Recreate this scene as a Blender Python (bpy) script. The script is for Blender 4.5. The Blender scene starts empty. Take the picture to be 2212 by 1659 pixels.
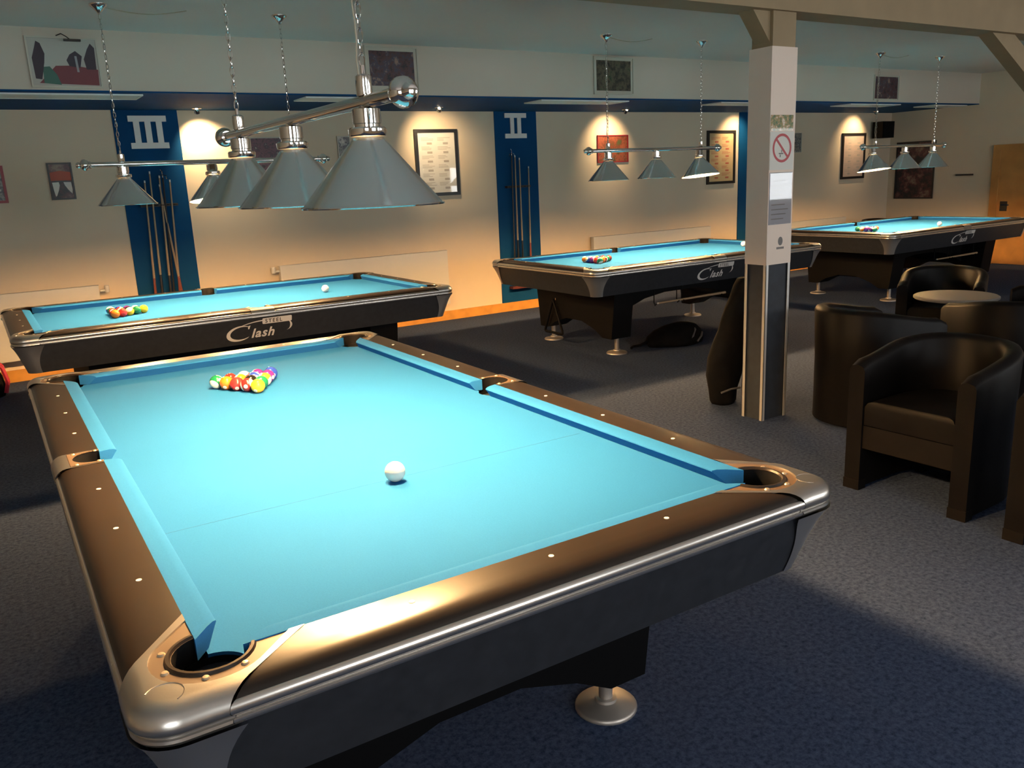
import bpy, bmesh, math, random
from mathutils import Vector, Matrix
random.seed(7)
PI = math.pi
SC = bpy.context.scene
COL = SC.collection

# ------------------------------------------------------------------ camera
cam_d = bpy.data.cameras.new('camera')
cam = bpy.data.objects.new('camera', cam_d)
COL.objects.link(cam)
F_PX, YAW, PITCH, ROLL = 1801.036, -0.563, -0.241, 0.046
cam_d.sensor_fit = 'HORIZONTAL'
cam_d.sensor_width = 36.0
cam_d.lens = F_PX * 36.0 / 2212.0
cam_d.clip_start = 0.05
R = (Matrix.Rotation(YAW, 3, 'Z') @ Matrix.Rotation(PITCH, 3, 'X') @ Matrix.Rotation(ROLL, 3, 'Y'))
rt, fw, up = R.col[0], R.col[1], R.col[2]
cam.matrix_world = Matrix(((rt.x, up.x, -fw.x, -0.919), (rt.y, up.y, -fw.y, -2.688),
                           (rt.z, up.z, -fw.z, 1.564), (0, 0, 0, 1)))
SC.camera = cam

# ------------------------------------------------------------------ world and exposure
W = bpy.data.worlds.new('overcast_daylight')
SC.world = W
W.use_nodes = True
bg = W.node_tree.nodes['Background']
bg.inputs['Color'].default_value = (0.96, 0.99, 1.0, 1)
bg.inputs['Strength'].default_value = 9.5
SC.view_settings.view_transform = 'Standard'
SC.view_settings.look = 'None'
SC.view_settings.gamma = 1.0
SC.view_settings.use_curve_mapping = False
SC.view_settings.exposure = 0.0
SC.cycles.use_denoising = True

LAMP_COL = (1.0, 0.57, 0.23)
LAMP_L = 3800.0        # radiance of the billiard bulbs
SPOT_W = 34.0         # watts of each wall spot
# window portals in the front wall (behind the camera)
WIN = [(-3.2, -1.4), (0.2, 2.0), (3.6, 5.4), (7.0, 8.8), (9.6, 11.2)]
WIN_Z = (1.0, 2.2)
FRONT_Y, BACK_Y, LEFT_X, RIGHT_X, CEIL = -4.8, 5.857, -4.2, 12.0, 2.76
for x0, x1 in WIN:
    ld = bpy.data.lights.new('window_portal', 'AREA')
    ld.shape = 'RECTANGLE'; ld.size = x1 - x0; ld.size_y = WIN_Z[1] - WIN_Z[0]
    ld.cycles.is_portal = True
    lo = bpy.data.objects.new('window_portal', ld); COL.objects.link(lo)
    lo.location = ((x0 + x1) / 2, FRONT_Y - 0.16, sum(WIN_Z) / 2)
    lo.rotation_euler = (PI / 2, 0, 0)

# ------------------------------------------------------------------ materials
MATS = {}
def nt(m):
    m.use_nodes = True
    return m.node_tree.nodes, m.node_tree.links
def mat(name, col, rough=0.6, metal=0.0, noise=None, bump=None, coat=0.0, spec=0.5, aniso=None, sheen=0.0, emit=None):
    """noise=(scale, amount[, detail]) varies the colour; bump=(scale, strength)."""
    m = bpy.data.materials.new(name)
    N, L = nt(m)
    b = N['Principled BSDF']
    b.inputs['Base Color'].default_value = (*col, 1)
    b.inputs['Roughness'].default_value = rough
    b.inputs['Metallic'].default_value = metal
    b.inputs['Specular IOR Level'].default_value = spec
    if coat:
        b.inputs['Coat Weight'].default_value = coat
        b.inputs['Coat Roughness'].default_value = 0.04
    if sheen:
        b.inputs['Sheen Weight'].default_value = sheen
    if emit:
        b.inputs['Emission Color'].default_value = (*emit[0], 1)
        b.inputs['Emission Strength'].default_value = emit[1]
    tc = N.new('ShaderNodeTexCoord')
    if noise:
        t = N.new('ShaderNodeTexNoise'); t.inputs['Scale'].default_value = noise[0]
        t.inputs['Detail'].default_value = noise[2] if len(noise) > 2 else 4
        L.new(tc.outputs['Object'], t.inputs['Vector'])
        r = N.new('ShaderNodeValToRGB')
        a = noise[1]
        r.color_ramp.elements[0].position = 0.3; r.color_ramp.elements[1].position = 0.7
        r.color_ramp.elements[0].color = (*[c * (1 - a) for c in col], 1)
        r.color_ramp.elements[1].color = (*[min(1, c * (1 + a)) for c in col], 1)
        L.new(t.outputs['Fac'], r.inputs['Fac']); L.new(r.outputs['Color'], b.inputs['Base Color'])
    if bump:
        t = N.new('ShaderNodeTexNoise'); t.inputs['Scale'].default_value = bump[0]; t.inputs['Detail'].default_value = 3
        L.new(tc.outputs['Object'], t.inputs['Vector'])
        bn = N.new('ShaderNodeBump'); bn.inputs['Strength'].default_value = bump[1]; bn.inputs['Distance'].default_value = 0.002
        L.new(t.outputs['Fac'], bn.inputs['Height']); L.new(bn.outputs['Normal'], b.inputs['Normal'])
    if aniso:
        b.inputs['Anisotropic'].default_value = aniso
    MATS[name] = m
    return m

mat('wall_paint', (0.71, 0.585, 0.43), 0.85, noise=(1.5, 0.02), bump=(60, 0.15))
mat('upper_paint', (0.60, 0.535, 0.455), 0.85, noise=(1.5, 0.02), bump=(60, 0.15))
mat('ceiling_paint', (0.72, 0.635, 0.58), 0.9, noise=(1.2, 0.02), bump=(40, 0.2))
mat('blue_paint', (0.003, 0.055, 0.16), 0.7, noise=(3, 0.06), spec=0.1)
mat('beam_paint', (0.33, 0.245, 0.14), 0.7, noise=(4, 0.08), bump=(30, 0.2))
mat('post_cladding', (0.84, 0.70, 0.59), 0.55, noise=(3, 0.03))
mat('post_dark', (0.020, 0.026, 0.036), 0.6, noise=(20, 0.2))
mat('aluminium', (0.72, 0.70, 0.66), 0.4, 0.6)
mat('wood_plinth', (0.60, 0.27, 0.045), 0.5, noise=(8, 0.15), coat=0.1)
mat('door_wood', (0.52, 0.24, 0.06), 0.4, noise=(3, 0.25, 6), coat=0.3)
mat('radiator_white', (0.64, 0.62, 0.57), 0.45)
mat('panel_white', (0.78, 0.79, 0.75), 0.5)
mat('numeral_white', (0.82, 0.80, 0.76), 0.6)
mat('window_frame', (0.8, 0.8, 0.8), 0.5)

def carpet():
    m = bpy.data.materials.new('carpet'); N, L = nt(m); b = N['Principled BSDF']
    tc = N.new('ShaderNodeTexCoord')
    t = N.new('ShaderNodeTexNoise'); t.inputs['Scale'].default_value = 55; t.inputs['Detail'].default_value = 6
    t.inputs['Roughness'].default_value = 0.75
    L.new(tc.outputs['Object'], t.inputs['Vector'])
    r = N.new('ShaderNodeValToRGB')
    e = r.color_ramp.elements
    e[0].position = 0.33; e[0].color = (0.0125, 0.024, 0.055, 1)
    e[1].position = 0.68; e[1].color = (0.066, 0.092, 0.165, 1)
    L.new(t.outputs['Fac'], r.inputs['Fac']); L.new(r.outputs['Color'], b.inputs['Base Color'])
    b.inputs['Roughness'].default_value = 1.0; b.inputs['Specular IOR Level'].default_value = 0.1
    t2 = N.new('ShaderNodeTexNoise'); t2.inputs['Scale'].default_value = 220
    L.new(tc.outputs['Object'], t2.inputs['Vector'])
    bn = N.new('ShaderNodeBump'); bn.inputs['Strength'].default_value = 0.5; bn.inputs['Distance'].default_value = 0.004
    L.new(t2.outputs['Fac'], bn.inputs['Height']); L.new(bn.outputs['Normal'], b.inputs['Normal'])
    MATS['carpet'] = m
carpet()

mat('cloth', (0.017, 0.128, 0.350), 0.95, noise=(260, 0.05), bump=(700, 0.15), spec=0.08)
mat('rail_laminate', (0.018, 0.012, 0.008), 0.31, noise=(6, 0.12), spec=0.34)
mat('brushed_steel', (0.56, 0.53, 0.49), 0.30, 0.95, bump=(180, 0.06))
mat('cast_aluminium', (0.74, 0.71, 0.67), 0.36, 0.95)
mat('foot_satin', (0.50, 0.46, 0.42), 0.42, 0.8)
mat('trim_steel', (0.66, 0.63, 0.59), 0.26, 0.95)
mat('pocket_plate', (0.10, 0.066, 0.042), 0.42, noise=(9, 0.1))
mat('pocket_rubber', (0.004, 0.004, 0.0045), 0.7, spec=0.1)
mat('sight_white', (0.85, 0.80, 0.70), 0.35)
mat('bolt_head', (0.62, 0.52, 0.38), 0.3, 0.7)
mat('apron_black', (0.024, 0.026, 0.031), 0.38, noise=(30, 0.15), spec=0.35)
mat('pedestal_black', (0.003, 0.003, 0.0035), 0.6, spec=0.1)
mat('logo_silver', (0.66, 0.63, 0.60), 0.45)
mat('logo_ink', (0.03, 0.025, 0.02), 0.5)
mat('chrome', (0.80, 0.79, 0.77), 0.09, 1.0)
mat('shade_metal', (0.68, 0.72, 0.73), 0.24, 0.85)
mat('shade_inner', (0.85, 0.82, 0.75), 0.5)
mat('cable_clear', (0.45, 0.40, 0.30), 0.4)
mat('bulb', (1, 1, 1), 0.5, emit=(LAMP_COL, LAMP_L))
mat('bulb_strong', (1, 1, 1), 0.5, emit=(LAMP_COL, LAMP_L * 1.5))
mat('bulb_weak', (1, 1, 1), 0.5, emit=(LAMP_COL, LAMP_L * 0.65))
mat('spot_bulb', (1, 1, 1), 0.5, emit=((1, 0.80, 0.55), 22))
mat('leather', (0.0035, 0.003, 0.003), 0.46, noise=(12, 0.2), bump=(160, 0.12), spec=0.12)
mat('leather_front', (0.005, 0.004, 0.0035), 0.5, noise=(12, 0.2), spec=0.14)
mat('fabric_black', (0.005, 0.005, 0.0055), 0.85, noise=(15, 0.3), bump=(90, 0.3), spec=0.1)
mat('fabric_grey', (0.10, 0.10, 0.11), 0.7)
mat('fabric_red', (0.42, 0.02, 0.05), 0.7)
mat('table_white', (0.22, 0.205, 0.185), 0.4)
mat('cue_maple', (0.38, 0.26, 0.15), 0.4)
mat('cue_butt', (0.015, 0.012, 0.012), 0.35)
mat('cue_red', (0.22, 0.055, 0.03), 0.3)
mat('ferrule', (0.8, 0.78, 0.7), 0.4)
mat('rack_wood', (0.02, 0.015, 0.013), 0.5)
mat('shelf_red', (0.11, 0.025, 0.025), 0.5)
mat('frame_black', (0.012, 0.010, 0.010), 0.35)
mat('frame_light', (0.55, 0.52, 0.44), 0.5)
mat('frame_red', (0.30, 0.02, 0.03), 0.4)
mat('print_paper', (0.46, 0.45, 0.41), 0.6)
mat('line_blue', (0.016, 0.105, 0.27), 0.95)
mat('paper', (0.74, 0.72, 0.66), 0.6)
mat('paper_yellow', (0.62, 0.46, 0.24), 0.6)
mat('paper_pink', (0.58, 0.45, 0.38), 0.6)
mat('ink', (0.20, 0.19, 0.18), 0.7)
mat('ink_soft', (0.42, 0.38, 0.34), 0.7)
mat('ink_red', (0.48, 0.12, 0.08), 0.7)
mat('sign_red', (0.45, 0.03, 0.04), 0.4)
mat('plastic_black', (0.004, 0.004, 0.0045), 0.6, spec=0.08)
mat('print_green', (0.06, 0.15, 0.12), 0.6)
mat('print_crimson', (0.20, 0.05, 0.06), 0.6)
mat('print_dark', (0.05, 0.035, 0.05), 0.6)
mat('print_grey', (0.33, 0.33, 0.36), 0.6)

def patch_print(name, cols, scale, rough=0.35, seed=0.0, coat=0.0):
    """a printed photograph: blotches of a few ink colours."""
    m = bpy.data.materials.new(name); N, L = nt(m); b = N['Principled BSDF']
    tc = N.new('ShaderNodeTexCoord'); mp = N.new('ShaderNodeMapping')
    mp.inputs['Location'].default_value = (seed, seed * 1.7, seed * 0.6)
    t = N.new('ShaderNodeTexNoise'); t.inputs['Scale'].default_value = scale
    t.inputs['Detail'].default_value = 5; t.inputs['Roughness'].default_value = 0.7
    r = N.new('ShaderNodeValToRGB'); e = r.color_ramp.elements
    n = len(cols)
    e[0].position = 0.36; e[0].color = (*cols[0], 1)
    e[1].position = 0.64; e[1].color = (*cols[-1], 1)
    for i in range(1, n - 1):
        q = e.new(0.36 + 0.28 * i / (n - 1)); q.color = (*cols[i], 1)
    L.new(tc.outputs['Object'], mp.inputs['Vector']); L.new(mp.outputs['Vector'], t.inputs['Vector'])
    L.new(t.outputs['Fac'], r.inputs['Fac']); L.new(r.outputs['Color'], b.inputs['Base Color'])
    b.inputs['Roughness'].default_value = rough
    if coat: b.inputs['Coat Weight'].default_value = coat
    MATS[name] = m
    return m
patch_print('photo_team', [(0.02, 0.02, 0.03), (0.10, 0.04, 0.04), (0.05, 0.05, 0.08), (0.30, 0.18, 0.14)], 14, seed=3)
patch_print('photo_dark', [(0.015, 0.015, 0.015), (0.05, 0.04, 0.03), (0.12, 0.10, 0.06), (0.03, 0.06, 0.03)], 12, seed=8)
patch_print('photo_people', [(0.03, 0.02, 0.03), (0.16, 0.06, 0.08), (0.05, 0.03, 0.05), (0.40, 0.33, 0.28)], 9, seed=5)
patch_print('photo_redgreen', [(0.06, 0.08, 0.03), (0.16, 0.04, 0.02), (0.30, 0.08, 0.04), (0.08, 0.05, 0.02)], 9, seed=11)
patch_print('photo_poster', [(0.008, 0.008, 0.010), (0.015, 0.013, 0.016), (0.10, 0.025, 0.03), (0.22, 0.16, 0.11)], 5, seed=14)
patch_print('photo_bottles', [(0.02, 0.05, 0.015), (0.09, 0.16, 0.03), (0.40, 0.22, 0.05), (0.70, 0.62, 0.50)], 38, seed=2, coat=0.6)
patch_print('photo_mixed', [(0.10, 0.12, 0.08), (0.30, 0.28, 0.25), (0.04, 0.04, 0.06), (0.55, 0.52, 0.46)], 12, seed=21)

def pane_material():
    m = bpy.data.materials.new('clear_pane'); N, L = nt(m)
    N.remove(N['Principled BSDF'])
    out = N['Material Output']
    tr = N.new('ShaderNodeBsdfTransparent'); gl = N.new('ShaderNodeBsdfGlossy'); gl.inputs['Roughness'].default_value = 0.03
    lw = N.new('ShaderNodeLayerWeight'); lw.inputs['Blend'].default_value = 0.5
    pw = N.new('ShaderNodeMath'); pw.operation = 'POWER'; pw.inputs[1].default_value = 5.0
    fr = N.new('ShaderNodeMath'); fr.operation = 'MULTIPLY_ADD'; fr.inputs[1].default_value = 0.9; fr.inputs[2].default_value = 0.045
    L.new(lw.outputs['Facing'], pw.inputs[0]); L.new(pw.outputs[0], fr.inputs[0])
    mx = N.new('ShaderNodeMixShader')
    L.new(fr.outputs[0], mx.inputs[0]); L.new(tr.outputs[0], mx.inputs[1]); L.new(gl.outputs[0], mx.inputs[2])
    L.new(mx.outputs[0], out.inputs['Surface'])
    MATS['clear_pane'] = m
pane_material()

def ball_material(name, col, stripe):
    m = bpy.data.materials.new(name); N, L = nt(m); b = N['Principled BSDF']
    b.inputs['Roughness'].default_value = 0.10
    b.inputs['Base Color'].default_value = (*col, 1)
    if stripe:
        tc = N.new('ShaderNodeTexCoord'); sp = N.new('ShaderNodeSeparateXYZ')
        ab = N.new('ShaderNodeMath'); ab.operation = 'ABSOLUTE'
        lt = N.new('ShaderNodeMath'); lt.operation = 'LESS_THAN'; lt.inputs[1].default_value = 0.0165
        mx = N.new('ShaderNodeMix'); mx.data_type = 'RGBA'
        mx.inputs['A'].default_value = (0.82, 0.79, 0.70, 1); mx.inputs['B'].default_value = (*col, 1)
        L.new(tc.outputs['Object'], sp.inputs[0]); L.new(sp.outputs['Z'], ab.inputs[0]); L.new(ab.outputs[0], lt.inputs[0])
        L.new(lt.outputs[0], mx.inputs['Factor']); L.new(mx.outputs['Result'], b.inputs['Base Color'])
    MATS[name] = m
BC = [('yellow', (0.85, 0.50, 0.03)), ('blue', (0.02, 0.05, 0.35)), ('red', (0.60, 0.03, 0.03)), ('purple', (0.12, 0.02, 0.20)),
      ('orange', (0.80, 0.18, 0.02)), ('green', (0.01, 0.16, 0.07)), ('maroon', (0.22, 0.02, 0.02))]
for n_, c_ in BC:
    ball_material('ball_' + n_, c_, False); ball_material('ball_stripe_' + n_, c_, True)
ball_material('ball_black', (0.01, 0.01, 0.01), False)
ball_material('ball_white', (0.85, 0.82, 0.75), False)

# ------------------------------------------------------------------ mesh builder
class MB:
    def __init__(s): s.v = []; s.f = []; s.mi = []
    def add(s, verts, faces, mi=0):
        o = len(s.v); s.v += [tuple(p) for p in verts]
        s.f += [tuple(i + o for i in f) for f in faces]; s.mi += [mi] * len(faces)
    def box(s, x0, x1, y0, y1, z0, z1, mi=0):
        s.add([(x0, y0, z0), (x1, y0, z0), (x1, y1, z0), (x0, y1, z0), (x0, y0, z1), (x1, y0, z1), (x1, y1, z1), (x0, y1, z1)],
              [(0, 3, 2, 1), (4, 5, 6, 7), (0, 1, 5, 4), (1, 2, 6, 5), (2, 3, 7, 6), (3, 0, 4, 7)], mi)
    def prism(s, poly, lo, hi, axis=2, mi=0):
        """extrude a 2-D polygon along an axis (remaining axes in cyclic order)."""
        def P(a, b, c):
            return {2: (a, b, c), 0: (c, a, b), 1: (a, c, b)}[axis]
        n = len(poly)
        s.add([P(a, b, lo) for a, b in poly] + [P(a, b, hi) for a, b in poly],
              [tuple(range(n))[::-1], tuple(range(n, 2 * n))] + [(i, (i + 1) % n, n + (i + 1) % n, n + i) for i in range(n)], mi)
    def loft(s, rings, closed=True, caps=True, mi=0):
        n = len(rings[0]); vs = [p for r in rings for p in r]; fs = []
        for k in range(len(rings) - 1):
            for i in range(n if closed else n - 1):
                j = (i + 1) % n
                fs.append((k * n + i, k * n + j, (k + 1) * n + j, (k + 1) * n + i))
        if caps and closed:
            fs.append(tuple(range(n))[::-1]); fs.append(tuple(range((len(rings) - 1) * n, len(rings) * n)))
        s.add(vs, fs, mi)
    def lathe(s, prof, c=(0, 0, 0), n=24, axis=2, mi=0, caps=True):
        rings = []
        for r, z in prof:
            ring = []
            for i in range(n):
                a = 2 * PI * i / n
                p = {2: (r * math.cos(a), r * math.sin(a), z), 0: (z, r * math.cos(a), r * math.sin(a)),
                     1: (r * math.sin(a), z, r * math.cos(a))}[axis]
                ring.append((c[0] + p[0], c[1] + p[1], c[2] + p[2]))
            rings.append(ring)
        s.loft(rings, True, caps, mi)
    def tube(s, pts, r, n=8, mi=0):
        pts = [Vector(p) for p in pts]; rings = []
        rs = r if isinstance(r, (list, tuple)) else [r] * len(pts)
        for i, p in enumerate(pts):
            d = (pts[min(i + 1, len(pts) - 1)] - pts[max(i - 1, 0)]).normalized()
            a = d.cross(Vector((0, 0, 1)) if abs(d.z) < 0.95 else Vector((1, 0, 0))).normalized(); b = d.cross(a)
            rings.append([tuple(p + rs[i] * (math.cos(2 * PI * k / n) * a + math.sin(2 * PI * k / n) * b)) for k in range(n)])
        s.loft(rings, True, True, mi)
    def build(s, name, m, parent=None, smooth=True, angle=38, weld=True):
        me = bpy.data.meshes.new(name)
        me.from_pydata(s.v, [], s.f)
        for q in (m if isinstance(m, (list, tuple)) else [m]): me.materials.append(MATS[q])
        for p, i in zip(me.polygons, s.mi): p.material_index = i
        bm = bmesh.new(); bm.from_mesh(me)
        if weld: bmesh.ops.remove_doubles(bm, verts=bm.verts, dist=1e-5)
        bmesh.ops.recalc_face_normals(bm, faces=bm.faces)
        bm.to_mesh(me); bm.free()
        if smooth:
            for p in me.polygons: p.use_smooth = True
            me.set_sharp_from_angle(angle=math.radians(angle))
        o = bpy.data.objects.new(name, me); COL.objects.link(o)
        if parent is not None: o.parent = parent
        return o

def tag(o, label=None, cat=None, group=None, kind=None):
    if label: o['label'] = label
    if cat: o['category'] = cat
    if group: o['group'] = group
    if kind: o['kind'] = kind
    return o
def empty(name, loc=(0, 0, 0), rz=0.0):
    o = bpy.data.objects.new(name, None); COL.objects.link(o)
    o.location = loc; o.rotation_euler = (0, 0, rz); o.empty_display_size = 0.1
    return o
def struct(name, mb, m, smooth=False): return tag(mb.build(name, m, smooth=smooth), kind='structure')
def copy_tree(o, parent=None):
    c = o.copy(); COL.objects.link(c)
    if parent is not None: c.parent = parent
    for ch in list(o.children): copy_tree(ch, c)
    return c
def boxobj(name, m, parent, *b):
    k = MB(); k.box(*b); return k.build(name, m, parent, smooth=False)
def text_mesh(txt, size, shear=0.0, spacing=1.0, bold=0.0, res=3):
    cu = bpy.data.curves.new('t', 'FONT'); cu.body = txt; cu.size = size; cu.shear = shear
    cu.space_character = spacing; cu.offset = bold; cu.resolution_u = res
    o = bpy.data.objects.new('t', cu); COL.objects.link(o)
    me = bpy.data.meshes.new_from_object(o.evaluated_get(bpy.context.evaluated_depsgraph_get()))
    vs = [tuple(v.co) for v in me.vertices]; fs = [tuple(p.vertices) for p in me.polygons]
    bpy.data.objects.remove(o); bpy.data.curves.remove(cu); bpy.data.meshes.remove(me)
    return vs, fs

# ------------------------------------------------------------------ room
SOF_Z, SOF_Y = 2.325, 4.45
k = MB(); k.box(LEFT_X - .2, RIGHT_X + .2, FRONT_Y - .2, BACK_Y + .2, -0.12, 0.0); struct('floor', k, 'carpet')
k = MB(); k.box(LEFT_X - .2, RIGHT_X + .2, FRONT_Y - .2, BACK_Y + .2, CEIL, CEIL + .12); struct('ceiling', k, 'ceiling_paint')
k = MB(); k.box(LEFT_X - .2, RIGHT_X + .2, BACK_Y, BACK_Y + .2, 0, CEIL); struct('wall_back', k, 'wall_paint')
k = MB(); k.box(LEFT_X, RIGHT_X, SOF_Y, BACK_Y, SOF_Z + .012, CEIL); struct('wall_upper', k, 'upper_paint')
k = MB(); k.box(LEFT_X, RIGHT_X, SOF_Y - .004, BACK_Y, SOF_Z, SOF_Z + .012); struct('trim_1', k, 'blue_paint')
k = MB(); k.box(RIGHT_X, RIGHT_X + .2, FRONT_Y - .2, BACK_Y, 0, CEIL); struct('wall_right', k, 'wall_paint')
k = MB(); k.box(LEFT_X - .2, LEFT_X, FRONT_Y - .2, BACK_Y, 0, CEIL); struct('wall_left', k, 'wall_paint')
k = MB()
k.box(LEFT_X, RIGHT_X, FRONT_Y - .2, FRONT_Y, 0, WIN_Z[0]); k.box(LEFT_X, RIGHT_X, FRONT_Y - .2, FRONT_Y, WIN_Z[1], CEIL)
xs = [LEFT_X] + [v for w in WIN for v in w] + [RIGHT_X]
for i in range(0, len(xs), 2): k.box(xs[i], xs[i + 1], FRONT_Y - .2, FRONT_Y, WIN_Z[0], WIN_Z[1])
struct('wall_front', k, 'wall_paint')
for i, (x0, x1) in enumerate(WIN):
    wn = tag(empty('window_%d' % (i + 1), ((x0 + x1) / 2, FRONT_Y - .1, WIN_Z[0])), kind='structure')
    h = WIN_Z[1] - WIN_Z[0]; w = (x1 - x0) / 2
    k = MB()
    for b in ((-w, w, -.03, .03, 0, .06), (-w, w, -.03, .03, h - .06, h), (-w, -w + .06, -.03, .03, .06, h - .06),
              (w - .06, w, -.03, .03, .06, h - .06), (-.03, .03, -.03, .03, .06, h - .06)): k.box(*b)
    k.build('window_frame', 'window_frame', wn, smooth=False)
    for a, b in ((-w + .06, -.03), (.03, w - .06)): boxobj('pane', 'clear_pane', wn, a, b, -.003, .003, .06, h - .06)
# plinth boards, one long run per wall stretch
k = MB(); k.box(LEFT_X, RIGHT_X, BACK_Y - .025, BACK_Y, 0, .105); struct('baseboard_back', k, 'wood_plinth')
k = MB(); k.box(RIGHT_X - .02, RIGHT_X, 4.24, BACK_Y - .025, 0, .105); struct('baseboard_right', k, 'wood_plinth')
# blue columns on the back wall
for i, (x0, x1) in enumerate(((.345, .91), (4.39, 4.975), (8.44, 9.02))):
    k = MB(); k.box(x0, x1, BACK_Y - .012, BACK_Y, .105, SOF_Z); struct('trim_%d' % (i + 2), k, 'blue_paint')
# painted timber beam over the posts
BY0, BY1 = 0.735, 0.935
k = MB(); k.box(LEFT_X, RIGHT_X, BY0, BY1, 2.425, CEIL); struct('trim_5', k, 'beam_paint')

# unlit white light panels let into the soffit
for i, (x0, x1) in enumerate(((-1.1, .40), (1.70, 2.74), (4.15, 5.30), (6.70, 7.80), (9.10, 10.2), (11.0, 11.85))):
    where = ['left of column III', 'between columns III and II', 'above column II', 'left of the white post',
             'right of the white post', 'beside the right-hand wall corner'][i]
    o = empty('soffit_light_panel', ((x0 + x1) / 2, 4.70, SOF_Z)); w = (x1 - x0) / 2
    boxobj('diffuser', 'panel_white', o, -w + .02, w - .02, -.14, .14, -.010, 0)
    k = MB()
    for b in ((-w, w, -.16, -.14, -.012, 0), (-w, w, .14, .16, -.012, 0), (-w, -w + .02, -.14, .14, -.012, 0), (w - .02, w, -.14, .14, -.012, 0)): k.box(*b)
    k.build('frame', 'panel_white', o, smooth=False)
    tag(o, 'unlit white light panel in the blue soffit ' + where, 'light panel', 'soffit light panels')

# ------------------------------------------------------------------ posts
def post(x0, x1, y0, y1, label, left_brace):
    o = empty('support_post', ((x0 + x1) / 2, (y0 + y1) / 2, 0)); a = (x1 - x0) / 2; b = (y1 - y0) / 2
    boxobj('base_cladding', 'post_dark', o, -a + .012, a - .012, -b + .012, b - .012, 0, .985)
    for sx in (-1, 1):
        for sy in (-1, 1):
            k = MB()
            k.box(sx * a - (.022 if sx > 0 else 0), sx * a + (.022 if sx < 0 else 0), sy * b - (.003 if sy > 0 else 0), sy * b + (.003 if sy < 0 else 0), 0, .985)
            k.box(sx * a - (.003 if sx > 0 else 0), sx * a + (.003 if sx < 0 else 0), sy * b - (.022 if sy > 0 else 0), sy * b + (.022 if sy < 0 else 0), 0, .985)
            k.build('corner_strip', 'aluminium', o, smooth=False)
    boxobj('upper_cladding', 'post_cladding', o, -a, a, -b, b, .985, 2.235)
    boxobj('timber_head', 'beam_paint', o, -a + .012, a - .012, -b + .008, b - .008, 2.235, 2.425)
    k = MB()
    for poly in left_brace: k.prism(poly, -b + .03, b - .03, axis=1)
    k.build('brace', 'beam_paint', o, smooth=False)
    return tag(o, label, 'post')
P0 = (3.115, 3.335, .756, .925)
post(*P0, 'white clad post with dark foot carrying a no-smoking sign', [[(-.098, 2.26), (-.098, 2.425), (-.24, 2.425)]])
post(6.86, 7.08, .756, .925, 'white clad post with a long slanting brace, right of the tub chairs',
     [[(-.098, 1.68), (-.098, 1.86), (-1.20, 2.425), (-1.50, 2.425)]])
cx = (P0[0] + P0[1]) / 2; fy = P0[2]
# sheets on the post
def sheet(name, x0, x1, z0, z1, m, label, cat, y=fy, th=.0025):
    o = empty(name, ((x0 + x1) / 2, y, z0))
    boxobj('sheet', m, o, -(x1 - x0) / 2, (x1 - x0) / 2, -th, 0, 0, z1 - z0)
    return tag(o, label, cat)
o = sheet('bottle_flyer', 3.120, 3.315, 1.768, 1.858, 'photo_bottles', 'small shiny flyer with green bottles above the no-smoking sign', 'flyer')
o = sheet('no_smoking_sign', 3.118, 3.325, 1.545, 1.764, 'paper', 'white paper sheet with a red no-smoking ring on the post', 'sign')
k = MB(); n = 40; zc = .125
ring_o = [(.083 * math.cos(2 * PI * i / n), .083 * math.sin(2 * PI * i / n) + zc) for i in range(n)]
ring_i = [(.068 * math.cos(2 * PI * i / n), .068 * math.sin(2 * PI * i / n) + zc) for i in range(n)]
k.add([(a, -.0035, b) for a, b in ring_o] + [(a, -.0035, b) for a, b in ring_i], [(i, (i + 1) % n, n + (i + 1) % n, n + i) for i in range(n)])
d = .7071
k.add([(-.052 - .005, -.0036, zc + .052 - .005), (-.052 + .005, -.0036, zc + .052 + .005), (.052 + .005, -.0036, zc - .052 + .005), (.052 - .005, -.0036, zc - .052 - .005)], [(0, 1, 2, 3)])
k.build('prohibition_ring', 'sign_red', o, smooth=False)
k = MB(); k.box(-.028, .012, -.0034, -.0028, zc - .035, zc - .028); k.box(-.018, -.010, -.0034, -.0028, zc - .052, zc - .037); k.box(-.006, .000, -.0034, -.0028, zc - .026, zc - .010)
k.build('cigarette_mark', 'ink', o, smooth=False)
o = sheet('plastic_sleeve', 3.122, 3.322, 1.225, 1.530, 'print_grey', 'shiny plastic sleeve with a printed notice under the no-smoking sign', 'notice')
k = MB()
for i in range(9): k.box(-.08, .03 + .05 * ((i * 7) % 5) / 5, -.0031, -.0026, .03 + i * .028, .036 + i * .028)
k.build('print_lines', 'ink', o, smooth=False)
k = MB(); k.box(-.098, .098, -.0052, -.0040, .004, .301); k.build('sleeve', 'clear_pane', o, smooth=False)
o = empty('emblem_sticker', (3.235, fy, 1.075)); k = MB()
k.loft([[(.020 * math.cos(a), y_, .048 + .026 * math.sin(a)) for a in [2 * PI * i / 20 for i in range(20)]] for y_ in (0, -.0015)])
k.build('emblem', 'ink', o, smooth=False)
k = MB()
for i in range(5): k.box(-.032 + i * .0135, -.022 + i * .0135, -.0015, 0, .0, .013)
k.build('lettering', 'ink', o, smooth=False)
tag(o, 'small dark oval emblem with lettering low on the white post', 'sticker')

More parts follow.
